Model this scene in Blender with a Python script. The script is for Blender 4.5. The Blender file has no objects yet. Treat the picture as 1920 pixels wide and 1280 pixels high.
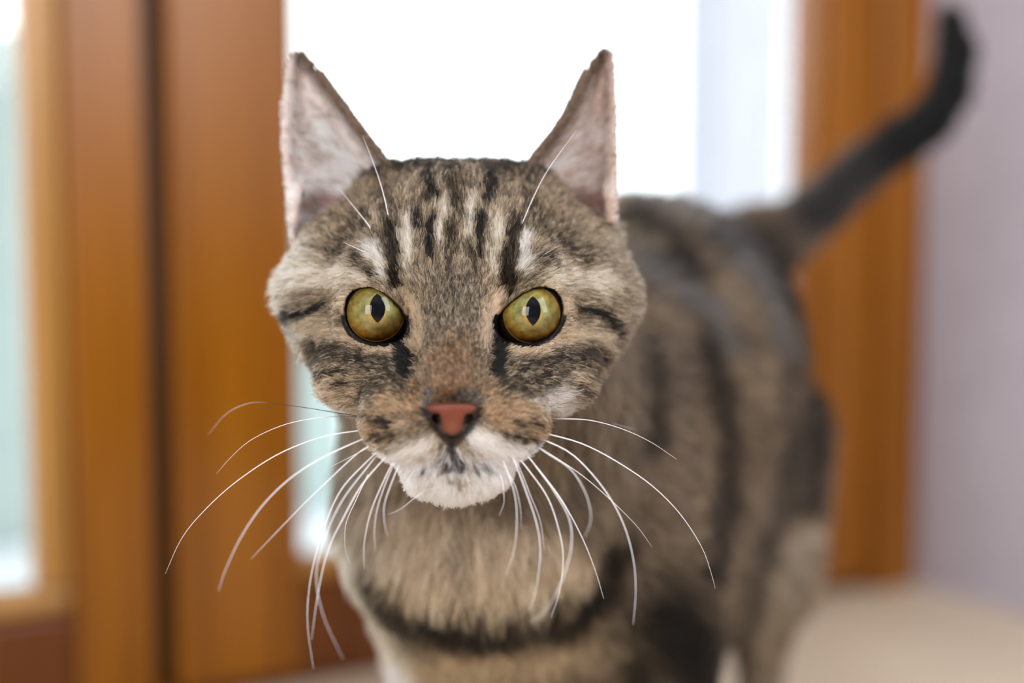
import bpy, math, random
import numpy as np
from mathutils import Vector, Matrix
from mathutils.bvhtree import BVHTree
from mathutils.kdtree import KDTree

rng = np.random.default_rng(7)
scene = bpy.context.scene
COL = scene.collection
FUR = True
S = 0.01                       # everything below is measured in centimetres

# ------------------------------------------------------------------ camera, world, light, exposure
H = 28.0                       # camera height above the floor (cm)
TILT = math.radians(5.0)       # camera looks slightly down
F = 50.0 / 36.0 * 1920.0       # focal length in pixels
cam_data = bpy.data.cameras.new('camera')
cam_data.lens = 50.0
cam_data.sensor_width = 36.0
cam_data.clip_start = 0.02
cam_data.dof.use_dof = True
cam_data.dof.focus_distance = 0.358
cam_data.dof.aperture_fstop = 3.5
cam = bpy.data.objects.new('camera', cam_data)
cam.location = (0, 0, H * S)
cam.rotation_euler = (math.pi / 2 - TILT, 0, 0)
COL.objects.link(cam)
scene.camera = cam

world = bpy.data.worlds.new('overcast_sky')
scene.world = world
world.use_nodes = True
wn = world.node_tree
bg = wn.nodes['Background']
bg.inputs['Color'].default_value = (0.93, 0.97, 1.0, 1)
bg.inputs['Strength'].default_value = 3.2

def area(name, loc, target, size, power, color):
    d = bpy.data.lights.new(name, 'AREA')
    d.shape = 'RECTANGLE'
    d.size, d.size_y = size[0] * S, size[1] * S
    d.energy = power
    d.color = color
    o = bpy.data.objects.new(name, d)
    o.location = Vector(loc) * S
    o.rotation_euler = (Vector(target) - Vector(loc)).to_track_quat('-Z', 'Y').to_euler()
    COL.objects.link(o)
    return o
# added area lights without windows: soft front fill and glare on the door
area('left_fill_light', (-100, -215, 105), (0, 40, 25), (110, 150), 66.0, (0.97, 0.985, 1.0))
area('right_fill_light', (101, -22, 112), (0, 35, 60), (95, 130), 36.0, (0.95, 0.98, 1.0))

scene.view_settings.view_transform = 'Standard'
scene.view_settings.look = 'None'
scene.view_settings.exposure = 0.0
scene.view_settings.gamma = 1.0
scene.view_settings.use_curve_mapping = False
scene.cycles.max_bounces = 12
scene.cycles.diffuse_bounces = 5
scene.cycles.glossy_bounces = 8
scene.cycles.transmission_bounces = 10
scene.cycles.transparent_max_bounces = 12
try:
    scene.cycles.use_denoising = True
    scene.cycles_curves.shape = 'RIBBONS'
    scene.cycles_curves.subdivisions = 2
except Exception:
    pass

# ------------------------------------------------------------------ small helpers
FWD = np.array([0, math.cos(TILT), -math.sin(TILT)])
UPV = np.array([0, math.sin(TILT), math.cos(TILT)])
RGT = np.array([1.0, 0, 0])
CAM = np.array([0, 0, H])

def cam2world(p):              # p = (right, up, depth) in cm
    p = np.asarray(p, float)
    return CAM + p[..., 0:1] * RGT + p[..., 1:2] * UPV + p[..., 2:3] * FWD
def world2cam(p):
    q = np.asarray(p, float) - CAM
    return np.stack([q @ RGT, q @ UPV, q @ FWD], -1)
def at(px, py, depth):         # measured position -> (right, up, depth)
    return np.array([(px - 960) / F * depth, (640 - py) / F * depth, depth])
def chart(p):                  # (right, up, depth) -> chart coordinates the coat pattern is measured in
    return 960 + p[..., 0] / p[..., 2] * F, 640 - p[..., 1] / p[..., 2] * F
D0 = 36.0
HEAD = at(852, 590, D0)
def hc(u, v, w):               # head coordinates: right, up, towards the viewer
    return HEAD + np.array([u, v, -w])
def lin(c):
    c = np.asarray(c, float) / 255.0
    return np.where(c <= 0.04045, c / 12.92, ((c + 0.055) / 1.055) ** 2.4)
def rgba(c):
    return (*[float(x) for x in lin(c)], 1.0)

def material(name):
    m = bpy.data.materials.new(name)
    m.use_nodes = True
    nt = m.node_tree
    return m, nt, nt.nodes['Principled BSDF']
def N(nt, kind, **kw):
    n = nt.nodes.new(kind)
    for k, v in kw.items():
        if k in n.inputs.keys():
            n.inputs[k].default_value = v
        else:
            setattr(n, k, v)
    return n
def ramp(nt, stops):
    r = nt.nodes.new('ShaderNodeValToRGB')
    el = r.color_ramp.elements
    while len(el) < len(stops):
        el.new(0.5)
    for e, (p, c) in zip(el, stops):
        e.position = p
        e.color = c if len(c) == 4 else (*c, 1)
    return r

def link_mesh(name, verts, faces, mat=None, parent=None, smooth=False):
    me = bpy.data.meshes.new(name)
    me.from_pydata([tuple(v) for v in verts], [], [tuple(f) for f in faces])
    if smooth:
        me.polygons.foreach_set('use_smooth', [True] * len(me.polygons))
    if mat:
        me.materials.append(mat)
    o = bpy.data.objects.new(name, me)
    COL.objects.link(o)
    if parent:
        o.parent = parent
    return o

# ------------------------------------------------------------------ setting: glazed door in a corner
# door plane: runs back to the right
DO = np.array([-27.4, 76.0])             # point of the door plane (x, y) on the left of the view
DT = np.array([0.869, 0.494]); DT /= np.linalg.norm(DT)
DN = np.array([DT[1], -DT[0]])           # towards the room
def door_pt(s, n, z):
    q = DO + DT * s + DN * n
    return (q[0] * S, q[1] * S, z * S)
def door_box(name, s0, s1, n0, n1, z0, z1, mat, parent=None, bevel=0.25):
    vs = [door_pt(s, n, z) for z in (z0, z1) for n in (n0, n1) for s in (s0, s1)]
    fs = [(0, 2, 3, 1), (4, 5, 7, 6), (0, 1, 5, 4), (1, 3, 7, 5), (3, 2, 6, 7), (2, 0, 4, 6)]
    o = link_mesh(name, vs, fs, mat, parent)
    if bevel:
        b = o.modifiers.new('bevel', 'BEVEL'); b.width = bevel * S; b.segments = 2
    return o

def wood(name, dark, light, scale=1.0):
    m, nt, p = material(name)
    tc = N(nt, 'ShaderNodeTexCoord'); mp = N(nt, 'ShaderNodeMapping')
    mp.inputs['Scale'].default_value = (28 * scale, 28 * scale, 1.6 * scale)
    nt.links.new(tc.outputs['Object'], mp.inputs[0])
    nz = N(nt, 'ShaderNodeTexNoise', Scale=2.0, Detail=5.0, Distortion=0.6)
    nt.links.new(mp.outputs[0], nz.inputs['Vector'])
    r = ramp(nt, [(0.3, rgba(dark)), (0.7, rgba(light))])
    nt.links.new(nz.outputs['Fac'], r.inputs[0])
    nt.links.new(r.outputs[0], p.inputs['Base Color'])
    p.inputs['Roughness'].default_value = 0.27
    p.inputs['Specular IOR Level'].default_value = 0.4
    bp = N(nt, 'ShaderNodeBump', Strength=0.12, Distance=0.001)
    nt.links.new(nz.outputs['Fac'], bp.inputs['Height'])
    nt.links.new(bp.outputs[0], p.inputs['Normal'])
    return m
M_wood = wood('varnished_pine', (118, 66, 3), (146, 88, 8))
M_wood2 = wood('varnished_pine_red', (84, 42, 10), (104, 56, 16))
M_bead = wood('pale_pine', (150, 106, 48), (172, 126, 66))
M_gap = bpy.data.materials.new('dark_gap'); M_gap.use_nodes = True  # dark brown stands in for the gap between the leaves
M_gap.node_tree.nodes['Principled BSDF'].inputs['Base Color'].default_value = rgba((58, 36, 12))

def plaster(name, c0, c1, rough=0.85, scale=30):
    m, nt, p = material(name)
    tc = N(nt, 'ShaderNodeTexCoord')
    nz = N(nt, 'ShaderNodeTexNoise', Scale=float(scale), Detail=4.0)
    nt.links.new(tc.outputs['Object'], nz.inputs['Vector'])
    r = ramp(nt, [(0.3, rgba(c0)), (0.7, rgba(c1))])
    nt.links.new(nz.outputs['Fac'], r.inputs[0])
    nt.links.new(r.outputs[0], p.inputs['Base Color'])
    p.inputs['Roughness'].default_value = rough
    bp = N(nt, 'ShaderNodeBump', Strength=0.1, Distance=0.001)
    nt.links.new(nz.outputs['Fac'], bp.inputs['Height'])
    nt.links.new(bp.outputs[0], p.inputs['Normal'])
    return m
M_wall = plaster('mauve_plaster', (170, 164, 174), (178, 172, 182))
M_floor = plaster('beige_floor', (196, 180, 158), (210, 195, 174), 0.45, 9)
M_ceil = plaster('white_ceiling', (236, 234, 230), (242, 240, 236))
M_snow = plaster('white_ground', (236, 240, 246), (246, 249, 252))
M_outer = plaster('pale_mint_render', (184, 202, 198), (192, 208, 204))
M_outer2 = plaster('pale_lilac_render', (182, 182, 192), (192, 192, 200))

M_glass = bpy.data.materials.new('window_glass'); M_glass.use_nodes = True
nt = M_glass.node_tree; nt.nodes.clear()
out = N(nt, 'ShaderNodeOutputMaterial'); mx = N(nt, 'ShaderNodeMixShader')
tr = N(nt, 'ShaderNodeBsdfTransparent'); gl = N(nt, 'ShaderNodeBsdfGlossy', Roughness=0.02)
tr.inputs['Color'].default_value = (0.96, 0.985, 0.98, 1)
fr = N(nt, 'ShaderNodeFresnel', IOR=1.45)
nt.links.new(fr.outputs[0], mx.inputs[0]); nt.links.new(tr.outputs[0], mx.inputs[1])
nt.links.new(gl.outputs[0], mx.inputs[2]); nt.links.new(mx.outputs[0], out.inputs[0])

def structure(o, label=None):
    o['kind'] = 'structure'
    if label:
        o['label'] = label
    return o
def empty(name, loc):
    o = bpy.data.objects.new(name, None); o.location = loc; o.empty_display_size = 0.05
    COL.objects.link(o); return o

# positions along the door plane (cm from its left reference)
def s_at(px, n=0.0):
    r = (px - 960) / F; o = DO + DN * n
    # solve DO + s*DT = lambda*(r, 1)
    a = np.array([[DT[0], -r], [DT[1], -1.0]])
    return float(np.linalg.solve(a, -o)[0])
s_pane1, s_bead1, s_gap0, s_gap1 = s_at(48), s_at(120), s_at(266), s_at(313)
s_g0, s_g1, s_end = s_at(543), s_at(1522), s_at(1685)
TOP = 206.0
GL = 7.6                       # height of the bottom of the glass
def leaf(name, s0, s1, g0, g1, label, right_bead=True):
    d = empty(name, (0, 0, 0)); structure(d, label)
    a = door_box('stile', s0, g0, -3, 1.2, 1, TOP, M_wood, d) if s0 < g0 else None
    b = door_box('stile', g1, s1, -3, 1.2, 1, TOP, M_wood, d)
    door_box('bottom_rail', g0, g1, -2.8, 1.0, 1, GL - 1.4, M_wood2, d)
    door_box('top_rail', g0, g1, -2.8, 1.0, TOP - 12, TOP, M_wood, d)
    door_box('glazing_bead', g0, g1, -1.6, 0.5, GL - 1.4, GL, M_bead, d, 0.4)['label'] = 'pale bottom glazing bead'
    door_box('glazing_bead', g0, g0 + 0.5, -1.6, 0.3, GL, TOP - 12, M_wood, d, 0.2)
    door_box('glazing_bead', g1 - (s_bead1 - s_pane1 if right_bead else 0.8), g1, -1.6, 0.6, GL, TOP - 12, M_bead if right_bead else M_wood, d, 0.4)
    door_box('pane', g0, g1, -1.3, -0.9, GL, TOP - 12, M_glass, d, 0)
    return d
leaf('door_1', s_pane1 - 58, s_gap0, s_pane1 - 50, s_bead1, 'left glazed leaf of the varnished pine double door')
leaf('door_2', s_gap1, s_end - 3.6, s_g0, s_g1, 'right glazed leaf of the varnished pine double door', False)
structure(door_box('trim_1', s_gap0 - 0.2, s_gap1 + 0.2, -2.5, -0.6, 0, TOP, M_gap, None, 0), 'dark strip standing in for the gap between the two door leaves')
structure(door_box('trim_2', s_end - 3.6, s_end + 0.6, -3, 2.0, 0, TOP + 6, M_wood, None), 'varnished pine door jamb beside the mauve wall')
structure(door_box('trim_3', s_pane1 - 62, s_end + 0.6, -3, 1.6, TOP, TOP + 6, M_wood, None), 'varnished pine head of the door frame')
structure(door_box('trim_4', s_pane1 - 62, s_end, -3.5, 0.6, 0, 1.0, M_wood2, None, 0.1), 'wooden threshold under the door')
# right wall comes towards the viewer, square to the door
WE = s_end + 0.6
structure(door_box('wall_right', WE, WE + 12, -12, 275, 0, 240, M_wall, None, 0), 'mauve grey plastered wall beside the door')
structure(door_box('wall_back', s_pane1 - 62, WE + 12, -12, -3.2, TOP + 6, 240, M_wall, None, 0), 'plastered wall above the glazed door')
structure(door_box('wall_left', s_pane1 - 275, s_pane1 - 62, -12, 0.2, 0, 240, M_wall, None, 0), 'plastered wall left of the glazed door')
def slab(name, x0, x1, y0, y1, z0, z1, mat):
    vs = [(x * S, y * S, z * S) for z in (z0, z1) for y in (y0, y1) for x in (x0, x1)]
    return structure(link_mesh(name, vs, [(0, 2, 3, 1), (4, 5, 7, 6), (0, 1, 5, 4), (1, 3, 7, 5), (3, 2, 6, 7), (2, 0, 4, 6)], mat))
fp = [(-270, -262), (270, -262), (270, -130)] + [tuple(np.array(door_pt(s_, -2.6, 0)[:2]) / S) for s_ in (WE + 12, s_pane1 - 275)]
structure(link_mesh('floor', [(x * S, y * S, z * S) for z in (-4, 0) for x, y in fp],
          [(9, 8, 7, 6, 5)[::-1], (0, 4, 3, 2, 1)] + [(k, (k + 1) % 5, (k + 1) % 5 + 5, k + 5) for k in range(5)], M_floor), 'light beige indoor floor')
slab('ceiling', -270, 270, -262, 190, 240, 250, M_ceil)
slab('wall_front', -270, 270, -262, -250, 0, 240, M_wall)
slab('wall_west', -270, -258, -250, -50, 0, 240, M_wall)
slab('wall_east', 160, 172, -250, -115, 0, 240, M_wall)
# outside
o = door_box('terrace', -500, 600, -700, -3.5, -4, -2, M_snow, None, 0)
structure(o, 'bright white terrace beyond the glass'); o.name = 'floor_outside'
o = door_box('parapet', s_at(-420, -55), s_at(655, -55), -61, -55, -2, 34, M_outer, None, 1)
structure(o, 'pale mint terrace parapet beyond the left glass'); o.name = 'wall_terrace'
o = door_box('wall_terrace', s_at(-420, -54.8), s_at(80, -54.8), -61.2, -54.8, -2, 45, M_outer, None, 1)
structure(o, 'taller end of the pale mint terrace parapet')
o = door_box('wall_outside', s_at(1335, -45), s_at(1475, -45), -52, -45, -2, 240, M_outer2, None, 1)
structure(o, 'pale grey outdoor wall end behind the right edge of the glass')

# ------------------------------------------------------------------ the cat: signed distance shapes (camera-aligned cm)
def smin(a, b, k):
    h = np.clip(0.5 + 0.5 * (b - a) / k, 0, 1)
    return b + (a - b) * h - k * h * (1 - h)
def smax(a, b, k):
    return -smin(-a, -b, k)
def ell(P, c, r):
    q = [(P[i] - c[i]) / r[i] for i in range(3)]
    k0 = np.sqrt(q[0] ** 2 + q[1] ** 2 + q[2] ** 2)
    k1 = np.sqrt(sum((q[i] / r[i]) ** 2 for i in range(3))) + 1e-9
    return k0 * (k0 - 1) / k1
def cone(P, a, b, ra, rb):
    a = np.asarray(a, np.float32); b = np.asarray(b, np.float32); d = b - a
    L2 = float(d @ d)
    t = sum((P[i] - a[i]) * d[i] for i in range(3)) / L2
    t = np.clip(t, 0, 1)
    return np.sqrt(sum((P[i] - a[i] - t * d[i]) ** 2 for i in range(3))) - (ra + (rb - ra) * t)
def poly2d(x, y, pts):
    pts = np.asarray(pts, float); n = len(pts)
    d = np.full(x.shape, 1e9); inside = np.zeros(x.shape, bool)
    for i in range(n):
        a, b = pts[i], pts[(i + 1) % n]
        e = b - a
        t = np.clip(((x - a[0]) * e[0] + (y - a[1]) * e[1]) / (e @ e), 0, 1)
        d = np.minimum(d, (x - a[0] - t * e[0]) ** 2 + (y - a[1] - t * e[1]) ** 2)
        c = (a[1] > y) != (b[1] > y)
        with np.errstate(divide='ignore', invalid='ignore'):
            xi = a[0] + (y - a[1]) * e[0] / (e[1] if e[1] else 1e-9)
        inside ^= c & (x < xi)
    d = np.sqrt(d)
    return np.where(inside, -d, d)

# eyelid openings, chart coordinates
EYE_L = [(700, 540), (680, 540), (662, 546), (651, 560), (647, 580), (650, 603), (661, 623), (680, 636), (705, 643), (730, 643), (749, 637), (759, 624), (761, 605), (753, 583), (738, 566), (720, 552)]
EYE_R = [(1002, 541), (1020, 539), (1038, 544), (1050, 558), (1054, 578), (1051, 600), (1042, 618), (1026, 633), (1004, 642), (980, 644), (958, 641), (941, 634), (932, 620), (932, 600), (944, 582), (962, 565), (982, 550)]
EYES = []
EB = 0.95                                     # eyeball radius
for pts, c in ((EYE_L, (704.5, 587.5)), (EYE_R, (996.5, 590))):
    ctr = at(*c, D0 + 0.8)
    EYES.append((pts, ctr))

# ears: chart rows (y, outer x, inner x)
EAR_L = [(455, 548, 690), (430, 545, 705), (400, 543, 718), (370, 541, 728), (345, 539, 736), (320, 536, 737), (290, 534, 715), (260, 534, 692), (230, 534, 670), (200, 535, 648), (175, 537, 630), (150, 538, 612), (128, 541, 596), (115, 546, 586), (107, 549, 580), (99, 553, 575), (93, 560, 570)]
EAR_R = [(455, 1152, 1010), (430, 1151, 1000), (400, 1150, 990), (370, 1150, 985), (345, 1150, 982), (320, 1150, 985), (290, 1150, 1002), (260, 1150, 1028), (230, 1149, 1050), (200, 1149, 1067), (175, 1148, 1078), (150, 1148, 1089), (128, 1147, 1100), (112, 1146, 1110), (101, 1145, 1118), (92, 1142, 1125), (86, 1137, 1131)]
def ear_grid(rows, nt_=25, ns=40):
    rows = np.array(rows, float)
    k = np.linspace(0, len(rows) - 1, ns)
    y = np.interp(k, range(len(rows)), rows[:, 0]); xo = np.interp(k, range(len(rows)), rows[:, 1]); xi = np.interp(k, range(len(rows)), rows[:, 2])
    f = k / k[-1]
    V = []
    for j in range(ns):
        wo = -3.3 - 0.6 * f[j]
        wi = -1.9 - 1.9 * f[j] ** 0.8
        bowl = 1.75 * (1 - f[j]) ** 0.75
        for i in range(nt_):
            t = i / (nt_ - 1)
            x = xo[j] + (xi[j] - xo[j]) * t
            b = (4 * t * (1 - t)) ** 0.7
            dep = D0 - (wo + (wi - wo) * t) + bowl * b
            # silhouette widens slightly behind the opening
            V.append(at(x, y[j], dep))
    Fc = []
    for j in range(ns - 1):
        for i in range(nt_ - 1):
            a = j * nt_ + i
            Fc.append((a, a + 1, a + nt_ + 1, a + nt_))
    return np.array(V), Fc
EARS = [ear_grid(EAR_L), ear_grid(EAR_R)]
FOLDS = [[at(563, 350, 39.4), at(553, 376, 39.1), at(549, 415, 39.0)], [at(1138, 352, 39.4), at(1146, 376, 39.1), at(1147, 412, 39.0)]]
EAR_BVH = [BVHTree.FromPolygons([tuple(v) for v in V], Fc) for V, Fc in EARS]
def ear_dist(pts, which, maxd=1.2):
    b = EAR_BVH[which]
    o = np.full(len(pts), maxd)
    for i, p in enumerate(pts):
        r = b.find_nearest(p, maxd)
        if r[3] is not None:
            o[i] = r[3]
    return o

def head_sdf(P, ears=True):
    X, Y, Z = P
    h = ell(P, hc(0, 1.0, -3.5), (3.5, 3.12, 3.4))
    for s in (-1, 1):
        h = smin(h, ell(P, hc(2.75 * s, 0.35, -2.9), (1.85, 1.75, 2.1)), 0.8)
        h = smin(h, cone(P, hc(1.75 * s, -1.2, -0.9), hc(1.15 * s, -2.35, 0.75), 1.0, 0.9), 0.8)
        h = smin(h, ell(P, hc(1.75 * s, 1.0, -0.95), (1.25, 0.75, 1.0)), 0.5)
        h = smin(h, ell(P, hc(2.0 * s, -1.55, -0.75), (1.35, 0.95, 1.1)), 0.5)
        h = smin(h, ell(P, hc(2.9 * s, 1.5, -3.4), (1.4, 1.35, 1.2)), 0.9)
    for s in (-1, 1):
        h = smin(h, ell(P, hc(1.5 * s, 3.05, -3.7), (1.35, 1.0, 1.4)), 0.7)
    h = smin(h, ell(P, hc(0, 1.5, -1.7), (2.3, 2.0, 1.6)), 0.7)
    for s in (-1, 1):
        h = smin(h, ell(P, hc(2.25 * s, -1.15, -2.3), (1.4, 1.5, 1.7)), 0.9)
    h = smin(h, cone(P, hc(0, 0.6, -0.65), hc(0, -1.75, 1.75), 1.0, 0.68), 0.5)
    for s in (-1, 1):
        h = smin(h, ell(P, hc(0.05 + 0.98 * s, -2.75, 0.95), (1.15, 0.86, 1.15)), 0.6)
    h = smin(h, ell(P, hc(0.12, -3.7, 0.75), (1.3, 0.72, 1.0)), 0.25)
    h = smin(h, cone(P, hc(0, -3.2, 0.2), hc(0, -1.9, -3.4), 1.3, 2.3), 0.6)
    # philtrum and mouth line
    h = smax(h, -cone(P, hc(0.0, -2.72, 2.35), hc(0.0, -3.2, 2.1), 0.05, 0.05), 0.12)
    for pts, c in EYES:
        h = smin(h, np.sqrt(sum((P[i] - c[i]) ** 2 for i in range(3))) - (EB + 0.13), 0.22)
    sub = None
    for pts, c in EYES:
        q = (np.asarray(pts, float) - (960, 640)) / F * (D0 + 0.1) * (1, -1)
        x = X / Z * (D0 + 0.1); y = Y / Z * (D0 + 0.1)
        m = (np.abs(x - c[0]) < 2) & (np.abs(y - c[1]) < 2) & (Z < c[2])
        d = np.full(X.shape, 2.0, np.float32)
        d[m] = poly2d(x[m], y[m], q)
        d = np.maximum(d, Z - c[2])
        h = smax(h, -d, 0.06)
        ball = np.sqrt(sum((P[i] - c[i]) ** 2 for i in range(3))) - (EB - 0.06)
        h = np.maximum(h, -ball)
    # seat for the nose leather
    h = smax(h, -ell(P, hc(0, -2.25, 2.75), (0.62, 0.42, 0.55)), 0.1)
    return h

def cw(x, y, z):                # world cm -> camera aligned
    return world2cam(np.array([x, y, z], float))
TAIL = [at(1335, 500, 66.3), at(1418, 462, 69), at(1480, 434, 71), at(1540, 388, 73), at(1610, 322, 74.5), at(1680, 270, 75.5), at(1738, 232, 76), at(1778, 175, 76.5), at(1793, 105, 77), at(1784, 40, 77)]
TAIL_R = [2.2, 1.7, 1.4, 1.25, 1.2, 1.15, 1.1, 1.05, 0.95, 0.7]
def body_sdf(P):
    b = cone(P, hc(0, -0.4, -4.2), cw(-0.6, 45.5, 20.5), 3.3, 4.3)
    b = smin(b, cone(P, cw(-1.2, 44.0, 18.6), cw(0.6, 48, 18), 4.0, 4.6), 1.5)
    b = smin(b, cone(P, cw(1.0, 48.5, 20.6), cw(5.2, 57.5, 22.3), 5.0, 5.9), 2)
    b = smin(b, cone(P, cw(5.2, 57.5, 22.3), cw(8.2, 65.5, 21.6), 5.9, 4.6), 2)
    b = smin(b, cone(P, cw(1.2, 49, 16.5), cw(5.4, 59, 14.6), 4.9, 5.7), 2)
    # hind quarters
    for dx, dy in ((3.0, -1.2), (-2.8, 1.8)):
        hx, hy = 8.3 + dx, 65.5 + dy
        b = smin(b, cone(P, cw(hx, hy, 18.0), cw(hx - 0.4, hy - 2.0, 12.0), 3.1, 2.5), 1.5)
        b = smin(b, cone(P, cw(hx - 0.4, hy - 2.0, 12.0), cw(hx + 0.9, hy + 4.0, 7.0), 2.3, 1.2), 0.9)
        b = smin(b, cone(P, cw(hx + 0.9, hy + 4.0, 7.0), cw(hx + 0.8, hy + 3.0, 1.3), 1.05, 0.95), 0.6)
        b = smin(b, cone(P, cw(hx + 0.8, hy + 3.0, 1.2), cw(hx + 0.2, hy + 0.4, 1.0), 1.1, 1.15), 0.5)
    # front legs
    for fx, fy in ((-1.6, 45.5), (4.5, 48.5)):
        b = smin(b, cone(P, cw(fx, fy, 15.5), cw(fx + 0.3, fy + 0.8, 10.5), 2.7, 2.0), 1.2)
        b = smin(b, cone(P, cw(fx + 0.3, fy + 0.8, 10.5), cw(fx + 0.2, fy, 1.6), 1.6, 1.05), 0.8)
        b = smin(b, cone(P, cw(fx + 0.2, fy, 1.3), cw(fx, fy - 1.6, 1.05), 1.15, 1.2), 0.5)
    for i in range(len(TAIL) - 1):
        b = smin(b, cone(P, TAIL[i], TAIL[i + 1], TAIL_R[i], TAIL_R[i + 1]), 1.0 if i < 2 else 0.35)
    return b

def axis(*segs):
    out = []
    for a, b, st in segs:
        out.append(np.arange(a, b - 1e-6, st))
    return np.concatenate(out).astype(np.float32)
def nets(Fv, xs, ys, zs):
    sg = Fv < 0
    nx, ny, nz = Fv.shape
    c = np.zeros((nx - 1, ny - 1, nz - 1), np.int8)
    for i in (0, 1):
        for j in (0, 1):
            for k in (0, 1):
                c += sg[i:nx - 1 + i, j:ny - 1 + j, k:nz - 1 + k]
    act = (c > 0) & (c < 8)
    idx = np.argwhere(act)
    val = np.empty((len(idx), 8), np.float32)
    offs = np.array([(i, j, k) for i in (0, 1) for j in (0, 1) for k in (0, 1)])
    for n_, o in enumerate(offs):
        q = idx + o
        val[:, n_] = Fv[q[:, 0], q[:, 1], q[:, 2]]
    acc = np.zeros((len(idx), 3)); cnt = np.zeros(len(idx))
    for a in range(8):
        for b in range(a + 1, 8):
            if np.abs(offs[a] - offs[b]).sum() == 1:
                m = (val[:, a] < 0) != (val[:, b] < 0)
                t = val[m, a] / (val[m, a] - val[m, b])
                acc[m] += offs[a] + t[:, None] * (offs[b] - offs[a]); cnt[m] += 1
    pos = idx + acc / cnt[:, None]
    V = np.stack([np.interp(pos[:, n_], range(len(ax)), ax) for n_, ax in enumerate((xs, ys, zs))], -1)
    ids = np.full(act.shape, -1, np.int64); ids[act] = np.arange(len(idx))
    quads = []
    for ax in range(3):
        sl0 = [slice(None)] * 3; sl1 = [slice(None)] * 3
        sl0[ax] = slice(0, -1); sl1[ax] = slice(1, None)
        s0, s1 = sg[tuple(sl0)], sg[tuple(sl1)]
        e = np.argwhere(s0 != s1)
        u, v = [(1, 2), (2, 0), (0, 1)][ax]
        ok = (e[:, u] > 0) & (e[:, v] > 0) & (e[:, u] < act.shape[u]) & (e[:, v] < act.shape[v])
        e = e[ok]
        fl = s0[e[:, 0], e[:, 1], e[:, 2]]
        def g(du, dv):
            q = e.copy(); q[:, u] -= du; q[:, v] -= dv
            return ids[q[:, 0], q[:, 1], q[:, 2]]
        q4 = np.stack([g(1, 1), g(0, 1), g(0, 0), g(1, 0)], -1)
        q4[~fl] = q4[~fl][:, ::-1]
        quads.append(q4)
    return V, np.concatenate(quads)

xs = axis((-10, -7, 0.4), (-7, -4.6, 0.12), (-4.6, 3.6, 0.075), (3.6, 4.4, 0.12), (4.4, 26, 0.4))
ys = axis((-26.5, -8, 0.45), (-8, -4.5, 0.13), (-4.5, 2.2, 0.07), (2.2, 7.4, 0.12), (7.4, 21, 0.4))
zs = axis((31.8, 37.0, 0.075), (37.0, 42.5, 0.13), (42.5, 82, 0.45))
GX, GY, GZ = np.meshgrid(xs, ys, zs, indexing='ij')
FB = body_sdf((GX, GY, GZ)).astype(np.float32)
hx = slice(np.searchsorted(xs, HEAD[0] - 6.2), np.searchsorted(xs, HEAD[0] + 6.2))
hy = slice(np.searchsorted(ys, HEAD[1] - 6.5), np.searchsorted(ys, HEAD[1] + 8.2))
hz = slice(0, np.searchsorted(zs, 45.0))
sub = (hx, hy, hz)
HS = head_sdf((GX[sub], GY[sub], GZ[sub])).astype(np.float32)
# ears
pts = np.stack([GX[sub], GY[sub], GZ[sub]], -1).reshape(-1, 3)
for k in range(2):
    V = EARS[k][0]
    lo, hi = V.min(0) - 0.5, V.max(0) + 0.5
    m = np.all((pts > lo) & (pts < hi), 1)
    de = np.full(len(pts), 1.2, np.float32)
    de[m] = ear_dist(pts[m], k) - 0.10
    HS = smin(HS, de.reshape(HS.shape), 0.25)
    for a_, b_ in zip(FOLDS[k][:-1], FOLDS[k][1:]):
        HS = smin(HS, cone((GX[sub], GY[sub], GZ[sub]), a_, b_, 0.14, 0.16), 0.12).astype(np.float32)
FB[sub] = smin(HS, FB[sub], 0.9)
V, Q = nets(FB, xs, ys, zs)
del GX, GY, GZ
# light smoothing
def neighbours(nv, Q):
    e = np.concatenate([Q[:, [0, 1]], Q[:, [1, 2]], Q[:, [2, 3]], Q[:, [3, 0]]])
    return np.concatenate([e, e[:, ::-1]])
E2 = neighbours(len(V), Q)
deg = np.bincount(E2[:, 0], minlength=len(V)).astype(float)
def smooth_field(A, it=1, f=0.5):
    for _ in range(it):
        B = np.stack([np.bincount(E2[:, 0], A[E2[:, 1], c], minlength=len(A)) for c in range(A.shape[1])], -1) / deg[:, None]
        A = A + f * (B - A)
    return A
V = smooth_field(V, 2, 0.5)
tri_n = np.cross(V[Q[:, 2]] - V[Q[:, 0]], V[Q[:, 3]] - V[Q[:, 1]])
VN = np.zeros_like(V)
for k in range(4):
    for c in range(3):
        VN[:, c] += np.bincount(Q[:, k], tri_n[:, c], minlength=len(V))
VN /= np.linalg.norm(VN, axis=1)[:, None] + 1e-9
ctrQ = V[Q].mean(1)
print('cat mesh', len(V), len(Q))

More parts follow.
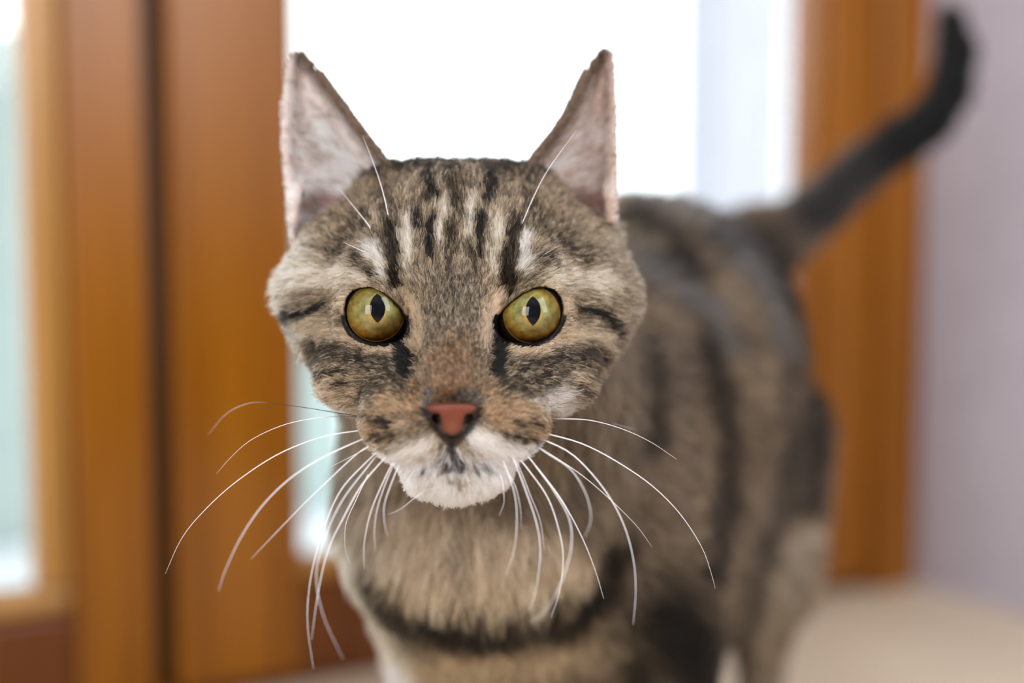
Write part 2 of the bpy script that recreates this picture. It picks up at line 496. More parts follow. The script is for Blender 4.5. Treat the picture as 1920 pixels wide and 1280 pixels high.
# ------------------------------------------------------------------ coat pattern
def noise3(p, sc, seed=0):
    q = p * sc + seed * 17.13
    i = np.floor(q).astype(np.int64); f = q - i; f = f * f * (3 - 2 * f)
    def hsh(a, b, c):
        n_ = (a * 374761393 + b * 668265263 + c * 2147483647 + seed * 974711) & 0x7fffffff
        n_ = ((n_ ^ (n_ >> 13)) * 1274126177) & 0x7fffffff
        n_ = n_ ^ (n_ >> 16)
        return (n_ & 0xffff) / 65535.0
    r = 0
    for a in (0, 1):
        for b in (0, 1):
            for c in (0, 1):
                w = (f[:, 0] if a else 1 - f[:, 0]) * (f[:, 1] if b else 1 - f[:, 1]) * (f[:, 2] if c else 1 - f[:, 2])
                r = r + w * hsh(i[:, 0] + a, i[:, 1] + b, i[:, 2] + c)
    return r
def stroke(x, y, pts, width, soft=0.5):
    pts = np.asarray(pts, float)
    d = np.full(x.shape, 1e9)
    if len(pts) == 1:
        d = np.hypot(x - pts[0, 0], y - pts[0, 1])
    for a, b in zip(pts[:-1], pts[1:]):
        e = b - a
        t = np.clip(((x - a[0]) * e[0] + (y - a[1]) * e[1]) / (e @ e), 0, 1)
        d = np.minimum(d, np.hypot(x - a[0] - t * e[0], y - a[1] - t * e[1]))
    r = width / 2
    t = np.clip((r * (1 + soft) - d) / (2 * r * soft), 0, 1)
    return t * t * (3 - 2 * t)
BLACK = (34, 28, 26); DBR = (62, 45, 28); TAN = (168, 138, 106); CREAM = (222, 203, 176); WHITE = (252, 252, 255)
PEACH = (216, 172, 132); RUST = (170, 118, 68); GREY = (142, 122, 104); PINK = (214, 164, 148); ORANGE = (196, 144, 94)
# (points, width, softness, colour, strength): head
HEADP = [
    # light grounds
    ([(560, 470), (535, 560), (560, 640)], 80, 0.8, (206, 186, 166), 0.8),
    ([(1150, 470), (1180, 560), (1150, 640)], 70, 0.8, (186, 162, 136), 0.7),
    ([(590, 520), (680, 520)], 40, 0.7, CREAM, 0.75), ([(1030, 520), (1110, 530)], 40, 0.7, CREAM, 0.65),
    ([(590, 610), (640, 630)], 30, 0.7, (206, 176, 144), 0.7), ([(1070, 620), (1120, 640)], 34, 0.7, (206, 176, 144), 0.7),
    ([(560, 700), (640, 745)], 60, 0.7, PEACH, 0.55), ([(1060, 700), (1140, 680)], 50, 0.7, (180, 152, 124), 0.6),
    ([(640, 775), (660, 800)], 40, 0.8, WHITE, 0.7), ([(1030, 750), (1050, 785)], 50, 0.9, WHITE, 0.6),
    # forehead lights
    ([(768, 430), (762, 520)], 26, 0.8, CREAM, 0.85), ([(828, 400), (822, 470)], 22, 0.8, CREAM, 0.8),
    ([(884, 395), (880, 460)], 20, 0.8, CREAM, 0.8), ([(930, 430), (925, 520)], 22, 0.8, CREAM, 0.7),
    ([(704, 468), (724, 522)], 20, 0.8, (226, 216, 204), 0.85), ([(984, 455), (974, 512)], 20, 0.8, (226, 216, 204), 0.85),
    # forehead darks
    ([(700, 318), (850, 304), (1000, 318)], 52, 0.9, (44, 38, 38), 0.9),
    ([(797, 340), (805, 392)], 26, 0.6, BLACK, 0.95), ([(922, 345), (918, 392)], 26, 0.6, BLACK, 0.95),
    ([(845, 330), (856, 400)], 34, 0.7, DBR, 0.75), ([(783, 415), (786, 440)], 16, 0.7, BLACK, 0.8),
    ([(812, 435), (805, 492)], 17, 0.6, BLACK, 0.95), ([(901, 428), (896, 496)], 15, 0.6, BLACK, 0.95),
    ([(846, 440), (842, 530)], 16, 0.8, DBR, 0.7), ([(876, 470), (886, 520)], 12, 0.8, DBR, 0.6),
    ([(733, 440), (738, 480), (746, 534)], 27, 0.7, (64, 44, 22), 0.95), ([(960, 440), (955, 490), (948, 545)], 29, 0.7, (64, 44, 22), 0.95),
    ([(684, 500), (700, 510)], 18, 0.8, DBR, 0.7), ([(1010, 495), (1024, 490)], 18, 0.8, DBR, 0.7),
    ([(690, 420), (655, 455), (640, 480)], 26, 0.9, DBR, 0.55), ([(1030, 440), (1080, 490)], 26, 0.9, DBR, 0.5),
    ([(720, 380), (735, 410)], 30, 0.9, DBR, 0.5), ([(980, 385), (1000, 430)], 30, 0.9, DBR, 0.5),
    # eye corners
    ([(562, 590), (585, 580), (612, 576)], 15, 0.6, BLACK, 0.95), ([(1088, 580), (1112, 588), (1132, 606)], 17, 0.6, BLACK, 0.95),
    ([(1132, 606), (1138, 650)], 14, 0.8, DBR, 0.6), ([(560, 600), (566, 640)], 14, 0.8, DBR, 0.5),
    # peach rings round the eyes
    ([(770, 560), (782, 600), (782, 650)], 24, 0.7, (214, 176, 136), 0.85), ([(926, 560), (912, 600), (910, 640)], 26, 0.7, (220, 178, 140), 0.9),
    ([(655, 645), (700, 660), (745, 660)], 22, 0.7, (212, 172, 130), 0.85), ([(950, 658), (1010, 655), (1070, 628)], 22, 0.7, (212, 172, 130), 0.85),
    ([(690, 532), (660, 540), (640, 570)], 16, 0.7, (206, 176, 140), 0.7), ([(1020, 530), (1055, 550), (1066, 580)], 16, 0.7, (206, 176, 140), 0.7),
    # dark cheek bands
    ([(612, 655), (660, 668), (730, 690)], 36, 0.8, (58, 46, 34), 0.7), ([(965, 692), (1040, 672), (1100, 660)], 36, 0.8, (58, 46, 34), 0.7),
    ([(605, 692), (655, 702)], 14, 0.7, BLACK, 0.8), ([(640, 722), (660, 726)], 10, 0.8, BLACK, 0.7),
    ([(700, 730), (745, 715)], 34, 0.8, (70, 54, 38), 0.55), ([(950, 725), (1020, 715)], 34, 0.8, (70, 54, 38), 0.6),
    ([(1020, 705), (1050, 702)], 12, 0.8, BLACK, 0.6), ([(1070, 720), (1085, 728)], 12, 0.8, DBR, 0.7),
    ([(753, 640), (762, 668), (764, 702)], 22, 0.5, (24, 20, 24), 1.0), ([(934, 638), (928, 668), (930, 702)], 22, 0.5, (24, 18, 18), 1.0),
    ([(764, 702), (756, 740)], 20, 0.8, (50, 40, 34), 0.8), ([(932, 702), (942, 735)], 20, 0.8, (50, 40, 34), 0.7),
    # nose bridge
    ([(850, 560), (850, 640)], 90, 0.6, (136, 116, 96), 0.8),
    ([(850, 680), (850, 730)], 90, 0.6, (160, 112, 70), 0.9),
    ([(805, 735), (800, 760)], 18, 0.8, (128, 124, 132), 0.8), ([(850, 742), (880, 744)], 20, 0.8, (110, 100, 98), 0.8), ([(893, 742), (898, 756)], 16, 0.8, (104, 98, 104), 0.7),  # grey marks paint the skin's sheen above the nose into the fur
    ([(780, 735), (780, 780)], 30, 0.8, RUST, 0.6), ([(920, 735), (925, 790)], 34, 0.8, (176, 126, 76), 0.7),
    # muzzle
    ([(740, 770), (690, 815)], 56, 0.7, ORANGE, 0.85), ([(950, 775), (1010, 800)], 56, 0.7, ORANGE, 0.85),
    ([(700, 835), (750, 850)], 30, 0.8, (206, 168, 128), 0.8), ([(1000, 835), (970, 850)], 26, 0.8, (206, 168, 128), 0.8),
    ([(800, 830), (760, 845), (730, 858)], 34, 0.8, (236, 224, 214), 0.95), ([(890, 815), (920, 840), (960, 852)], 42, 0.8, (236, 226, 218), 0.95),
    ([(845, 860), (790, 872), (730, 878)], 40, 0.8, (226, 214, 210), 0.9), ([(860, 866), (930, 872), (975, 868)], 34, 0.8, (226, 216, 212), 0.9),
    ([(735, 905), (800, 925), (870, 935), (950, 900), (985, 870)], 78, 0.6, WHITE, 1.0),
    ([(728, 788), (742, 792)], 17, 0.7, (40, 32, 28), 0.9), ([(700, 785), (716, 788)], 9, 0.7, (60, 46, 36), 0.8), ([(700, 822), (740, 812), (752, 808)], 12, 0.8, (70, 50, 34), 0.75),
    ([(950, 788), (954, 792)], 12, 0.7, (44, 34, 28), 0.85), ([(980, 786), (1000, 790)], 12, 0.7, (40, 32, 28), 0.9), ([(938, 808), (985, 818), (1005, 834)], 13, 0.8, (64, 46, 34), 0.75),
    ([(725, 838), (742, 834)], 9, 0.8, (80, 60, 44), 0.6), ([(980, 846), (988, 850)], 9, 0.8, (60, 46, 38), 0.7),
    ([(846, 828), (845, 848)], 9, 0.7, (46, 34, 36), 0.9), ([(845, 850), (836, 862), (858, 862)], 14, 0.9, (92, 72, 74), 0.7),
    ([(845, 852), (800, 866)], 9, 0.9, (140, 128, 132), 0.6), ([(848, 852), (880, 864), (912, 868)], 11, 0.9, (112, 102, 106), 0.7),
]
# body, chest and tail
BODYP = [
    ([(740, 1000), (880, 1020), (1000, 1010)], 120, 0.8, (204, 170, 136), 0.85),
    ([(730, 1072), (860, 1092), (1000, 1082), (1090, 1030)], 46, 0.8, (214, 176, 132), 0.85),
    ([(860, 960), (866, 1060)], 22, 0.9, (92, 74, 58), 0.6), ([(740, 960), (700, 1000)], 40, 0.9, (120, 104, 90), 0.5),
    ([(690, 1060), (760, 1130), (900, 1165), (1040, 1150), (1110, 1090), (1150, 1000)], 58, 0.8, (48, 36, 26), 0.95),
    ([(780, 1230), (900, 1240), (1060, 1200)], 60, 0.9, (200, 162, 118), 0.8),
    ([(645, 1000), (650, 1060), (685, 1150), (745, 1240)], 60, 0.8, (214, 198, 172), 0.95), ([(730, 1230), (790, 1300)], 40, 0.8, (226, 226, 230), 0.9),
    ([(1180, 640), (1200, 740), (1190, 820)], 40, 0.9, (50, 42, 38), 0.8), ([(1235, 640), (1265, 800), (1240, 980)], 44, 0.9, (136, 112, 92), 0.8),
    ([(1290, 640), (1340, 780), (1350, 900), (1310, 1060)], 52, 0.9, (48, 38, 32), 0.85),
    ([(1390, 740), (1410, 900), (1380, 1080)], 56, 0.9, (140, 116, 94), 0.8),
    ([(1500, 560), (1518, 720), (1500, 940)], 44, 0.9, (34, 28, 28), 0.95), ([(1450, 640), (1470, 800), (1440, 1000)], 40, 0.9, (96, 82, 74), 0.8),
    ([(1170, 420), (1230, 450), (1280, 520)], 44, 0.9, (40, 36, 38), 0.9), ([(1330, 440), (1420, 470), (1490, 560)], 80, 0.9, (40, 36, 38), 0.9),
    ([(1180, 380), (1320, 420), (1420, 560), (1450, 640)], 40, 0.9, (116, 115, 120), 0.8), ([(1180, 500), (1300, 580), (1340, 640)], 46, 0.9, (112, 111, 116), 0.85),  # pale back stripes, greyed to paint the window sheen into the coat
    ([(1200, 980), (1150, 1100)], 40, 0.9, (130, 104, 80), 0.6), ([(1240, 1150), (1330, 1280)], 150, 0.8, (38, 30, 28), 0.95),  # the broad dark stroke paints the shade under the belly
    ([(1180, 1230), (1180, 1290)], 50, 0.9, (50, 40, 34), 0.8),
    ([(1490, 1000), (1440, 1120), (1420, 1290)], 50, 0.8, (176, 152, 128), 0.9), ([(1420, 1000), (1390, 1200)], 40, 0.9, (70, 58, 50), 0.7),
    ([(1520, 400), (1600, 330), (1660, 290)], 110, 0.7, (58, 54, 58), 0.95),
    ([(1690, 270), (1760, 230), (1795, 100), (1785, 20)], 130, 0.6, (20, 19, 21), 1.0),
]
def is_headpt(p):
    return (p[:, 2] < 41.0) & (p[:, 1] > HEAD[1] - 5.6) & ~((p[:, 2] > 37.2) & (p[:, 1] < HEAD[1] - 2.9 - (38.4 - p[:, 2]) * 0.5))
def coat(p, ear, jit=None):
    x, y = chart(p)
    # wobble so that the markings have ragged edges
    wx = (noise3(p, 2.2, 1) - 0.5) * 14 + (noise3(p, 6.0, 2) - 0.5) * 9
    wy = (noise3(p, 2.2, 3) - 0.5) * 14 + (noise3(p, 6.0, 4) - 0.5) * 9
    base = np.tile(lin(TAN), (len(p), 1))
    n1 = noise3(p, 3.5, 5)[:, None]
    base = base * (0.75 + 0.5 * n1)
    hd = is_headpt(p)
    bz = np.tile(lin((140, 114, 88)), (len(p), 1)) * (0.7 + 0.6 * noise3(p, 0.8, 6)[:, None])
    base = np.where(hd[:, None], base, bz)
    x1, y1 = x + wx, y + wy
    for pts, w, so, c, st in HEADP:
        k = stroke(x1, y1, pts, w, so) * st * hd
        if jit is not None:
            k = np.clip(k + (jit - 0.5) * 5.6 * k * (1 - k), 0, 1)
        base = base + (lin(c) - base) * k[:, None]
    for pts, w, so, c, st in BODYP:
        k = stroke(x + wx * 2, y + wy * 2, pts, w, so) * st * (~hd)
        base = base + (lin(c) - base) * k[:, None]
    return base

# classify: ears 
isear = np.zeros(len(V)); whichear = np.zeros(len(V), int)
cand = (V[:, 1] > HEAD[1] + 1.4) & (V[:, 2] < 44) & (V[:, 2] > 36)
for k in range(2):
    ii = np.where(cand)[0]
    d = ear_dist(V[ii], k, 0.5)
    hs = head_sdf(tuple(V[ii].T.astype(np.float32)), False)
    f = np.clip((0.24 - d) / 0.08, 0, 1) * np.clip((hs - 0.0) / 0.25, 0, 1)
    isear[ii] = np.maximum(isear[ii], f); whichear[ii[f > 0.2]] = k + 1
V = V + (smooth_field(V, 5, 0.5) - V) * np.clip(isear * 1.5, 0, 1)[:, None]
for k in range(2):
    for a_, b_ in zip(FOLDS[k][:-1], FOLDS[k][1:]):
        m = cone(tuple(V.T), a_, b_, 0.14, 0.16) < 0.12
        isear[m] = 1; whichear[m] = k + 1
VX, VY = chart(V)
def eye_d(p):
    x, y = chart(p)
    d = np.minimum(poly2d(x, y, EYE_L), poly2d(x, y, EYE_R))
    return np.where(p[:, 2] < 37.6, d, 400.0)       # in chart units (75 to the cm)
VE = eye_d(V)
view_dir = V / np.linalg.norm(V, axis=1)[:, None]
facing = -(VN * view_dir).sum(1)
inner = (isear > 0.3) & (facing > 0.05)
vcol = coat(V, isear)
skin = vcol * (0.4 + 0.5 * vcol.mean(1, keepdims=True))
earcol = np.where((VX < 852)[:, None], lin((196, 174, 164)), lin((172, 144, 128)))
skin = np.where(inner[:, None], earcol, skin)
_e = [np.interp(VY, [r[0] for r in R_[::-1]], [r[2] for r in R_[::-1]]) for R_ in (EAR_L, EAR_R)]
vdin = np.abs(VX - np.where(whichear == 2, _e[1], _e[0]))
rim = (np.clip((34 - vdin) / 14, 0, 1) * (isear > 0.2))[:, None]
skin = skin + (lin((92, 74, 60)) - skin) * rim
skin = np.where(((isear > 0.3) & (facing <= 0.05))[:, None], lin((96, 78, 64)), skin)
lid = np.clip((np.where(VY < 588, 6, 13) - VE) / 4, 0, 1)[:, None]
skin = skin + (lin((8, 6, 7)) - skin) * lid
# lips and the skin round the nose leather
nz_ = np.clip((16 - np.abs(poly2d(VX, VY, [(782, 760), (850, 754), (906, 760), (880, 800), (848, 832), (820, 800)]))) / 8, 0, 1) * (V[:, 2] < 34.6)
skin = skin + (lin((20, 12, 12)) - skin) * (nz_ * (VY > 775) * 0.9)[:, None]

# ------------------------------------------------------------------ cat objects
cat = bpy.data.objects.new('cat', None)
cat.empty_display_size = 0.05
cat.location = (0.03, 0.55, 0)
COL.objects.link(cat)
cat['label'] = 'brown tabby cat with green eyes standing by the glazed pine door'
cat['category'] = 'cat'
CATM = Matrix.Translation(-Vector(cat.location))
def local(p):                  # camera-aligned cm -> metres local to the cat
    return cam2world(p) * S - np.array(cat.location)

M_skin, nt, p = material('cat_skin')
a = N(nt, 'ShaderNodeAttribute', attribute_name='coat')
nt.links.new(a.outputs['Color'], p.inputs['Base Color'])
p.inputs['Roughness'].default_value = 0.5
p.inputs['Specular IOR Level'].default_value = 0.2
WV = local(V)
me = bpy.data.meshes.new('body')
me.vertices.add(len(WV)); me.vertices.foreach_set('co', WV.astype(np.float32).ravel())
me.loops.add(len(Q) * 4); me.loops.foreach_set('vertex_index', Q.astype(np.int32).ravel())
me.polygons.add(len(Q)); me.polygons.foreach_set('loop_start', np.arange(0, len(Q) * 4, 4, dtype=np.int32))
me.polygons.foreach_set('use_smooth', np.ones(len(Q), bool))
me.update(calc_edges=True)
ca = me.attributes.new('coat', 'FLOAT_COLOR', 'POINT')
ca.data.foreach_set('color', np.concatenate([skin, np.ones((len(V), 1))], 1).astype(np.float32).ravel())
me.materials.append(M_skin)
body = bpy.data.objects.new('body', me); COL.objects.link(body); body.parent = cat

# ---- eyes
def cap(radius, ang, nr=14, nseg=48, shape=None):
    vs = [(0, 0, radius)]; fs = []
    for i in range(1, nr + 1):
        for j in range(nseg):
            a = 2 * math.pi * j / nseg
            m = 1.0 if shape is None else shape(a)
            th = ang * i / nr * m
            vs.append((radius * math.sin(th) * math.cos(a), radius * math.sin(th) * math.sin(a), radius * math.cos(th)))
    for j in range(nseg):
        fs.append((0, 1 + j, 1 + (j + 1) % nseg))
    for i in range(nr - 1):
        for j in range(nseg):
            a0 = 1 + i * nseg; b0 = a0 + nseg; k = (j + 1) % nseg
            fs.append((a0 + j, b0 + j, b0 + k, a0 + k))
    return vs, fs
M_ball, nt, p = material('dark_sclera'); p.inputs['Base Color'].default_value = rgba((30, 22, 20)); p.inputs['Roughness'].default_value = 0.12
M_pupil, nt, p = material('pupil'); p.inputs['Specular IOR Level'].default_value = 0.0; p.inputs['Base Color'].default_value = (0.003, 0.004, 0.006, 1); p.inputs['Roughness'].default_value = 0.5
M_iris, nt, p = material('green_iris')
tc = N(nt, 'ShaderNodeTexCoord'); sx = N(nt, 'ShaderNodeSeparateXYZ'); nt.links.new(tc.outputs['Object'], sx.inputs[0])
le = N(nt, 'ShaderNodeVectorMath', operation='LENGTH')
fl = N(nt, 'ShaderNodeVectorMath', operation='MULTIPLY'); fl.inputs[1].default_value = (100, 100, 0)
nt.links.new(tc.outputs['Object'], fl.inputs[0]); nt.links.new(fl.outputs[0], le.inputs[0])
rr = ramp(nt, [(0.20, rgba((178, 148, 72))), (0.34, rgba((146, 146, 98))), (0.52, rgba((150, 136, 66))), (0.66, rgba((132, 108, 40))), (0.78, rgba((84, 62, 22)))])
nz1 = N(nt, 'ShaderNodeTexNoise', Scale=900.0, Detail=6.0, Roughness=0.7)
nt.links.new(tc.outputs['Object'], nz1.inputs['Vector'])
ad = N(nt, 'ShaderNodeMath', operation='MULTIPLY_ADD'); ad.inputs[1].default_value = 0.22
sb = N(nt, 'ShaderNodeMath', operation='SUBTRACT'); sb.inputs[1].default_value = 0.11
nt.links.new(nz1.outputs['Fac'], ad.inputs[0]); nt.links.new(le.outputs['Value'], ad.inputs[2]); nt.links.new(ad.outputs[0], sb.inputs[0])
nt.links.new(sb.outputs[0], rr.inputs[0])
# amber stain in the lower part, olive above
low = N(nt, 'ShaderNodeMath', operation='MULTIPLY_ADD'); low.inputs[1].default_value = -250.0; low.inputs[2].default_value = -0.1
nt.links.new(sx.outputs['Y'], low.inputs[0])
nz2 = N(nt, 'ShaderNodeTexNoise', Scale=350.0, Detail=4.0)
nt.links.new(tc.outputs['Object'], nz2.inputs['Vector'])
lm = N(nt, 'ShaderNodeMath', operation='MULTIPLY', use_clamp=True); nt.links.new(low.outputs[0], lm.inputs[0]); nt.links.new(nz2.outputs['Fac'], lm.inputs[1])
mxc = N(nt, 'ShaderNodeMix', data_type='RGBA'); nt.links.new(lm.outputs[0], mxc.inputs['Factor'])
nt.links.new(rr.outputs[0], mxc.inputs[6]); mxc.inputs[7].default_value = rgba((150, 98, 20))
nz3 = N(nt, 'ShaderNodeTexNoise', Scale=600.0, Detail=5.0)
nt.links.new(tc.outputs['Object'], nz3.inputs['Vector'])
r3 = ramp(nt, [(0.30, (0.55, 0.54, 0.48)), (0.62, (1.12, 1.12, 1.12))]); nt.links.new(nz3.outputs['Fac'], r3.inputs[0])
mm = N(nt, 'ShaderNodeMix', data_type='RGBA', blend_type='MULTIPLY'); mm.inputs['Factor'].default_value = 1.0
nt.links.new(mxc.outputs[2], mm.inputs[6]); nt.links.new(r3.outputs[0], mm.inputs[7])
nt.links.new(mm.outputs[2], p.inputs['Base Color']); p.inputs['Roughness'].default_value = 0.6; p.inputs['Specular IOR Level'].default_value = 0.1
M_cornea = bpy.data.materials.new('clear_cornea'); M_cornea.use_nodes = True
nt = M_cornea.node_tree; nt.nodes.clear()
out = N(nt, 'ShaderNodeOutputMaterial'); mx = N(nt, 'ShaderNodeMixShader'); tr = N(nt, 'ShaderNodeBsdfTransparent'); gl = N(nt, 'ShaderNodeBsdfGlossy', Roughness=0.03)
fr = N(nt, 'ShaderNodeFresnel', IOR=1.376)
nt.links.new(fr.outputs[0], mx.inputs[0]); nt.links.new(tr.outputs[0], mx.inputs[1]); nt.links.new(gl.outputs[0], mx.inputs[2]); nt.links.new(mx.outputs[0], out.inputs[0])
PUP = [((705, 586), 0.195, 0.38, 0.04, 0.125), ((997, 589.5), 0.19, 0.38, 0.035, 0.10)]
for (pts_, c), (pc, pw, ph, ox_, oy_) in zip(EYES, PUP):
    # gaze: the line from the eyeball centre through the pupil as seen from the camera
    tgt = at(*pc, c[2] - EB)
    gz = Vector(cam2world(tgt) - cam2world(np.array(c)))
    mw = Matrix.Translation(Vector(local(np.array(c)))) @ gz.to_track_quat('Z', 'Y').to_matrix().to_4x4()
    vs, fs = cap(EB * S, math.pi, 24, 48)
    me = bpy.data.meshes.new('eye'); me.from_pydata(vs, [], fs); me.materials.append(M_ball)
    me.polygons.foreach_set('use_smooth', [True] * len(me.polygons))
    e = bpy.data.objects.new('eye', me); e.parent = cat; e.matrix_local = mw; COL.objects.link(e)
    vs, fs = cap(EB * S * 1.006, 0.87)
    link_mesh('iris', vs, fs, M_iris, e, True)['label'] = 'green and amber iris'
    def lens(a):
        ca_, sa_ = abs(math.cos(a)), abs(math.sin(a))
        # almond: two circular arcs meeting at top and bottom
        R = (ph * ph + pw * pw) / (2 * pw); off = R - pw
        B = off * ca_
        return (-B + math.sqrt(B * B + R * R - off * off)) / ph
    vs, fs = cap(EB * S * 1.012, ph / EB, 10, 64, lens)
    po = Matrix.Rotation(ox_ / EB, 3, 'Y') @ Matrix.Rotation(-oy_ / EB, 3, 'X')
    vs = [tuple(po @ Vector(v)) for v in vs]
    link_mesh('pupil', vs, fs, M_pupil, e, True)['label'] = 'black slit pupil'
    vs, fs = cap(0.86 * S, 0.98)
    vs = [(x, y, z + 0.165 * S) for x, y, z in vs]
    link_mesh('cornea', vs, fs, M_cornea, e, True)['label'] = 'clear glossy cornea'

# ---- nose leather
nx = np.arange(-1.05, 1.05, 0.028, dtype=np.float32) + HEAD[0]
ny = np.arange(-3.1, -1.55, 0.028, dtype=np.float32) + HEAD[1]
nzz = np.arange(D0 - 3.1, D0 - 1.5, 0.028, dtype=np.float32)
NP = np.meshgrid(nx, ny, nzz, indexing='ij')
dn = D0 - 2.62
outl = [(781, 761), (790, 764), (800, 757), (848, 754), (895, 757), (900, 764), (908, 761), (897, 777), (878, 796), (868, 814), (855, 828), (847, 831), (838, 826), (825, 812), (818, 796), (798, 778)]
q = (np.asarray(outl, float) - (960, 640)) / F * (1, -1)
d2 = poly2d((NP[0] / NP[2]).astype(np.float64), (NP[1] / NP[2]).astype(np.float64), q) * dn
n_ = smax(d2.astype(np.float32), ell(NP, hc(-0.02, -2.1, 1.55), (1.15, 0.95, 1.22)), 0.14)
for s in (-1, 1):
    n_ = smax(n_, -cone(NP, at(849 + 33 * s, 782, dn - 0.15), at(849 + 26 * s, 787, dn + 0.7), 0.135, 0.07), 0.06)
    n_ = smax(n_, -cone(NP, at(849 + 36 * s, 780, dn - 0.05), at(849 + 60 * s, 766, dn + 0.25), 0.07, 0.05), 0.06)
n_ = smax(n_, -cone(NP, at(848, 800, dn - 0.35), at(847, 832, dn - 0.1), 0.03, 0.05), 0.08)
NV, NQ = nets(n_, nx, ny, nzz)
M_nose, nt, p = material('nose_leather')
a = N(nt, 'ShaderNodeAttribute', attribute_name='tint'); nt.links.new(a.outputs['Color'], p.inputs['Base Color'])
p.inputs['Roughness'].default_value = 0.45
p.inputs['Specular IOR Level'].default_value = 0.35
vo = N(nt, 'ShaderNodeTexVoronoi', Scale=1500.0); tc = N(nt, 'ShaderNodeTexCoord'); nt.links.new(tc.outputs['Object'], vo.inputs['Vector'])
bp = N(nt, 'ShaderNodeBump', Strength=0.25, Distance=0.0004); nt.links.new(vo.outputs['Distance'], bp.inputs['Height']); nt.links.new(bp.outputs[0], p.inputs['Normal'])
nose = link_mesh('nose', local(NV), NQ[:, ::1], M_nose, cat, True)
nose['label'] = 'brick pink nose leather with dark edges'
tx, ty = chart(NV)
tc_ = np.tile(lin((112, 54, 36)), (len(NV), 1))
tc_ = tc_ + (lin((150, 92, 70)) - tc_) * (stroke(tx, ty, [(848, 800), (848, 812)], 22, 0.9) * 0.5)[:, None]
pk = poly2d(tx, ty, [(795, 761), (815, 757), (848, 756), (880, 757), (897, 761), (889, 772), (873, 778), (868, 792), (869, 804), (860, 812), (848, 816), (836, 812), (826, 804), (828, 792), (822, 778), (805, 772)])
dk = np.clip((pk + 4.5) / 6.0, 0, 1)
tc_ = tc_ + (lin((14, 9, 10)) - tc_) * (dk * 0.97)[:, None]
at_ = nose.data.attributes.new('tint', 'FLOAT_COLOR', 'POINT')
at_.data.foreach_set('color', np.concatenate([tc_, np.ones((len(NV), 1))], 1).astype(np.float32).ravel())

# ---- whiskers: each a tapered tube of its own
M_whisk, nt, p = material('whisker_white')
p.inputs['Base Color'].default_value = rgba((244, 242, 246)); p.inputs['Roughness'].default_value = 0.35
M_whisk_d, nt, p = material('whisker_dark_root')
a = N(nt, 'ShaderNodeAttribute', attribute_name='tint'); nt.links.new(a.outputs['Color'], p.inputs['Base Color']); p.inputs['Roughness'].default_value = 0.35
def spline(pts, n=28):
    pts = np.asarray(pts, float)
    k = np.concatenate([[0], np.cumsum(np.linalg.norm(np.diff(pts[:, :2], axis=0), axis=1))])
    P = np.concatenate([[2 * pts[0] - pts[1]], pts, [2 * pts[-1] - pts[-2]]])
    out = []
    u = np.linspace(0, k[-1], n)
    for x in u:
        i = min(np.searchsorted(k, x, side='right') - 1, len(pts) - 2)
        t = (x - k[i]) / (k[i + 1] - k[i])
        p0, p1, p2, p3 = P[i], P[i + 1], P[i + 2], P[i + 3]
        out.append(0.5 * ((2 * p1) + (-p0 + p2) * t + (2 * p0 - 5 * p1 + 4 * p2 - p3) * t ** 2 + (-p0 + 3 * p1 - 3 * p2 + p3) * t ** 3))
    return np.array(out)
def whisker(name, px, w0, w1, r=0.016, dark=0.0, arc=0.0):
    c = spline(px)
    n = len(c); t = np.linspace(0, 1, n)
    w = w0 + (w1 - w0) * t + arc * 4 * t * (1 - t)
    P = np.stack([at(x, y, D0 - ww) for (x, y), ww in zip(c, w)])
    rad = 0.8 * r * (1 - 0.8 * t ** 1.5)
    vs, fs = [], []
    T = np.gradient(P, axis=0); T /= np.linalg.norm(T, axis=1)[:, None]
    for i in range(n):
        a1 = np.cross(T[i], (0, 0, 1.0)); a1 /= np.linalg.norm(a1) + 1e-9; a2 = np.cross(T[i], a1)
        for j in range(6):
            an = j * math.pi / 3
            vs.append(P[i] + rad[i] * (a1 * math.cos(an) + a2 * math.sin(an)))
    for i in range(n - 1):
        for j in range(6):
            fs.append((i * 6 + j, i * 6 + (j + 1) % 6, i * 6 + 6 + (j + 1) % 6, i * 6 + 6 + j))
    fs.append(tuple(range(5, -1, -1))); fs.append(tuple(range((n - 1) * 6, n * 6)))
    o = link_mesh(name, local(np.array(vs)), fs, M_whisk_d if dark else M_whisk, cat, True)
    if dark:
        k = np.repeat(np.clip((dark - t) / 0.15, 0, 1), 6)[:, None]
        cc = lin((236, 232, 234)) + (lin((40, 30, 28)) - lin((236, 232, 234))) * k
        q = o.data.attributes.new('tint', 'FLOAT_COLOR', 'POINT')
        q.data.foreach_set('color', np.concatenate([cc, np.ones((len(cc), 1))], 1).astype(np.float32).ravel())
        o['label'] = 'whisker with a dark root'
    return o
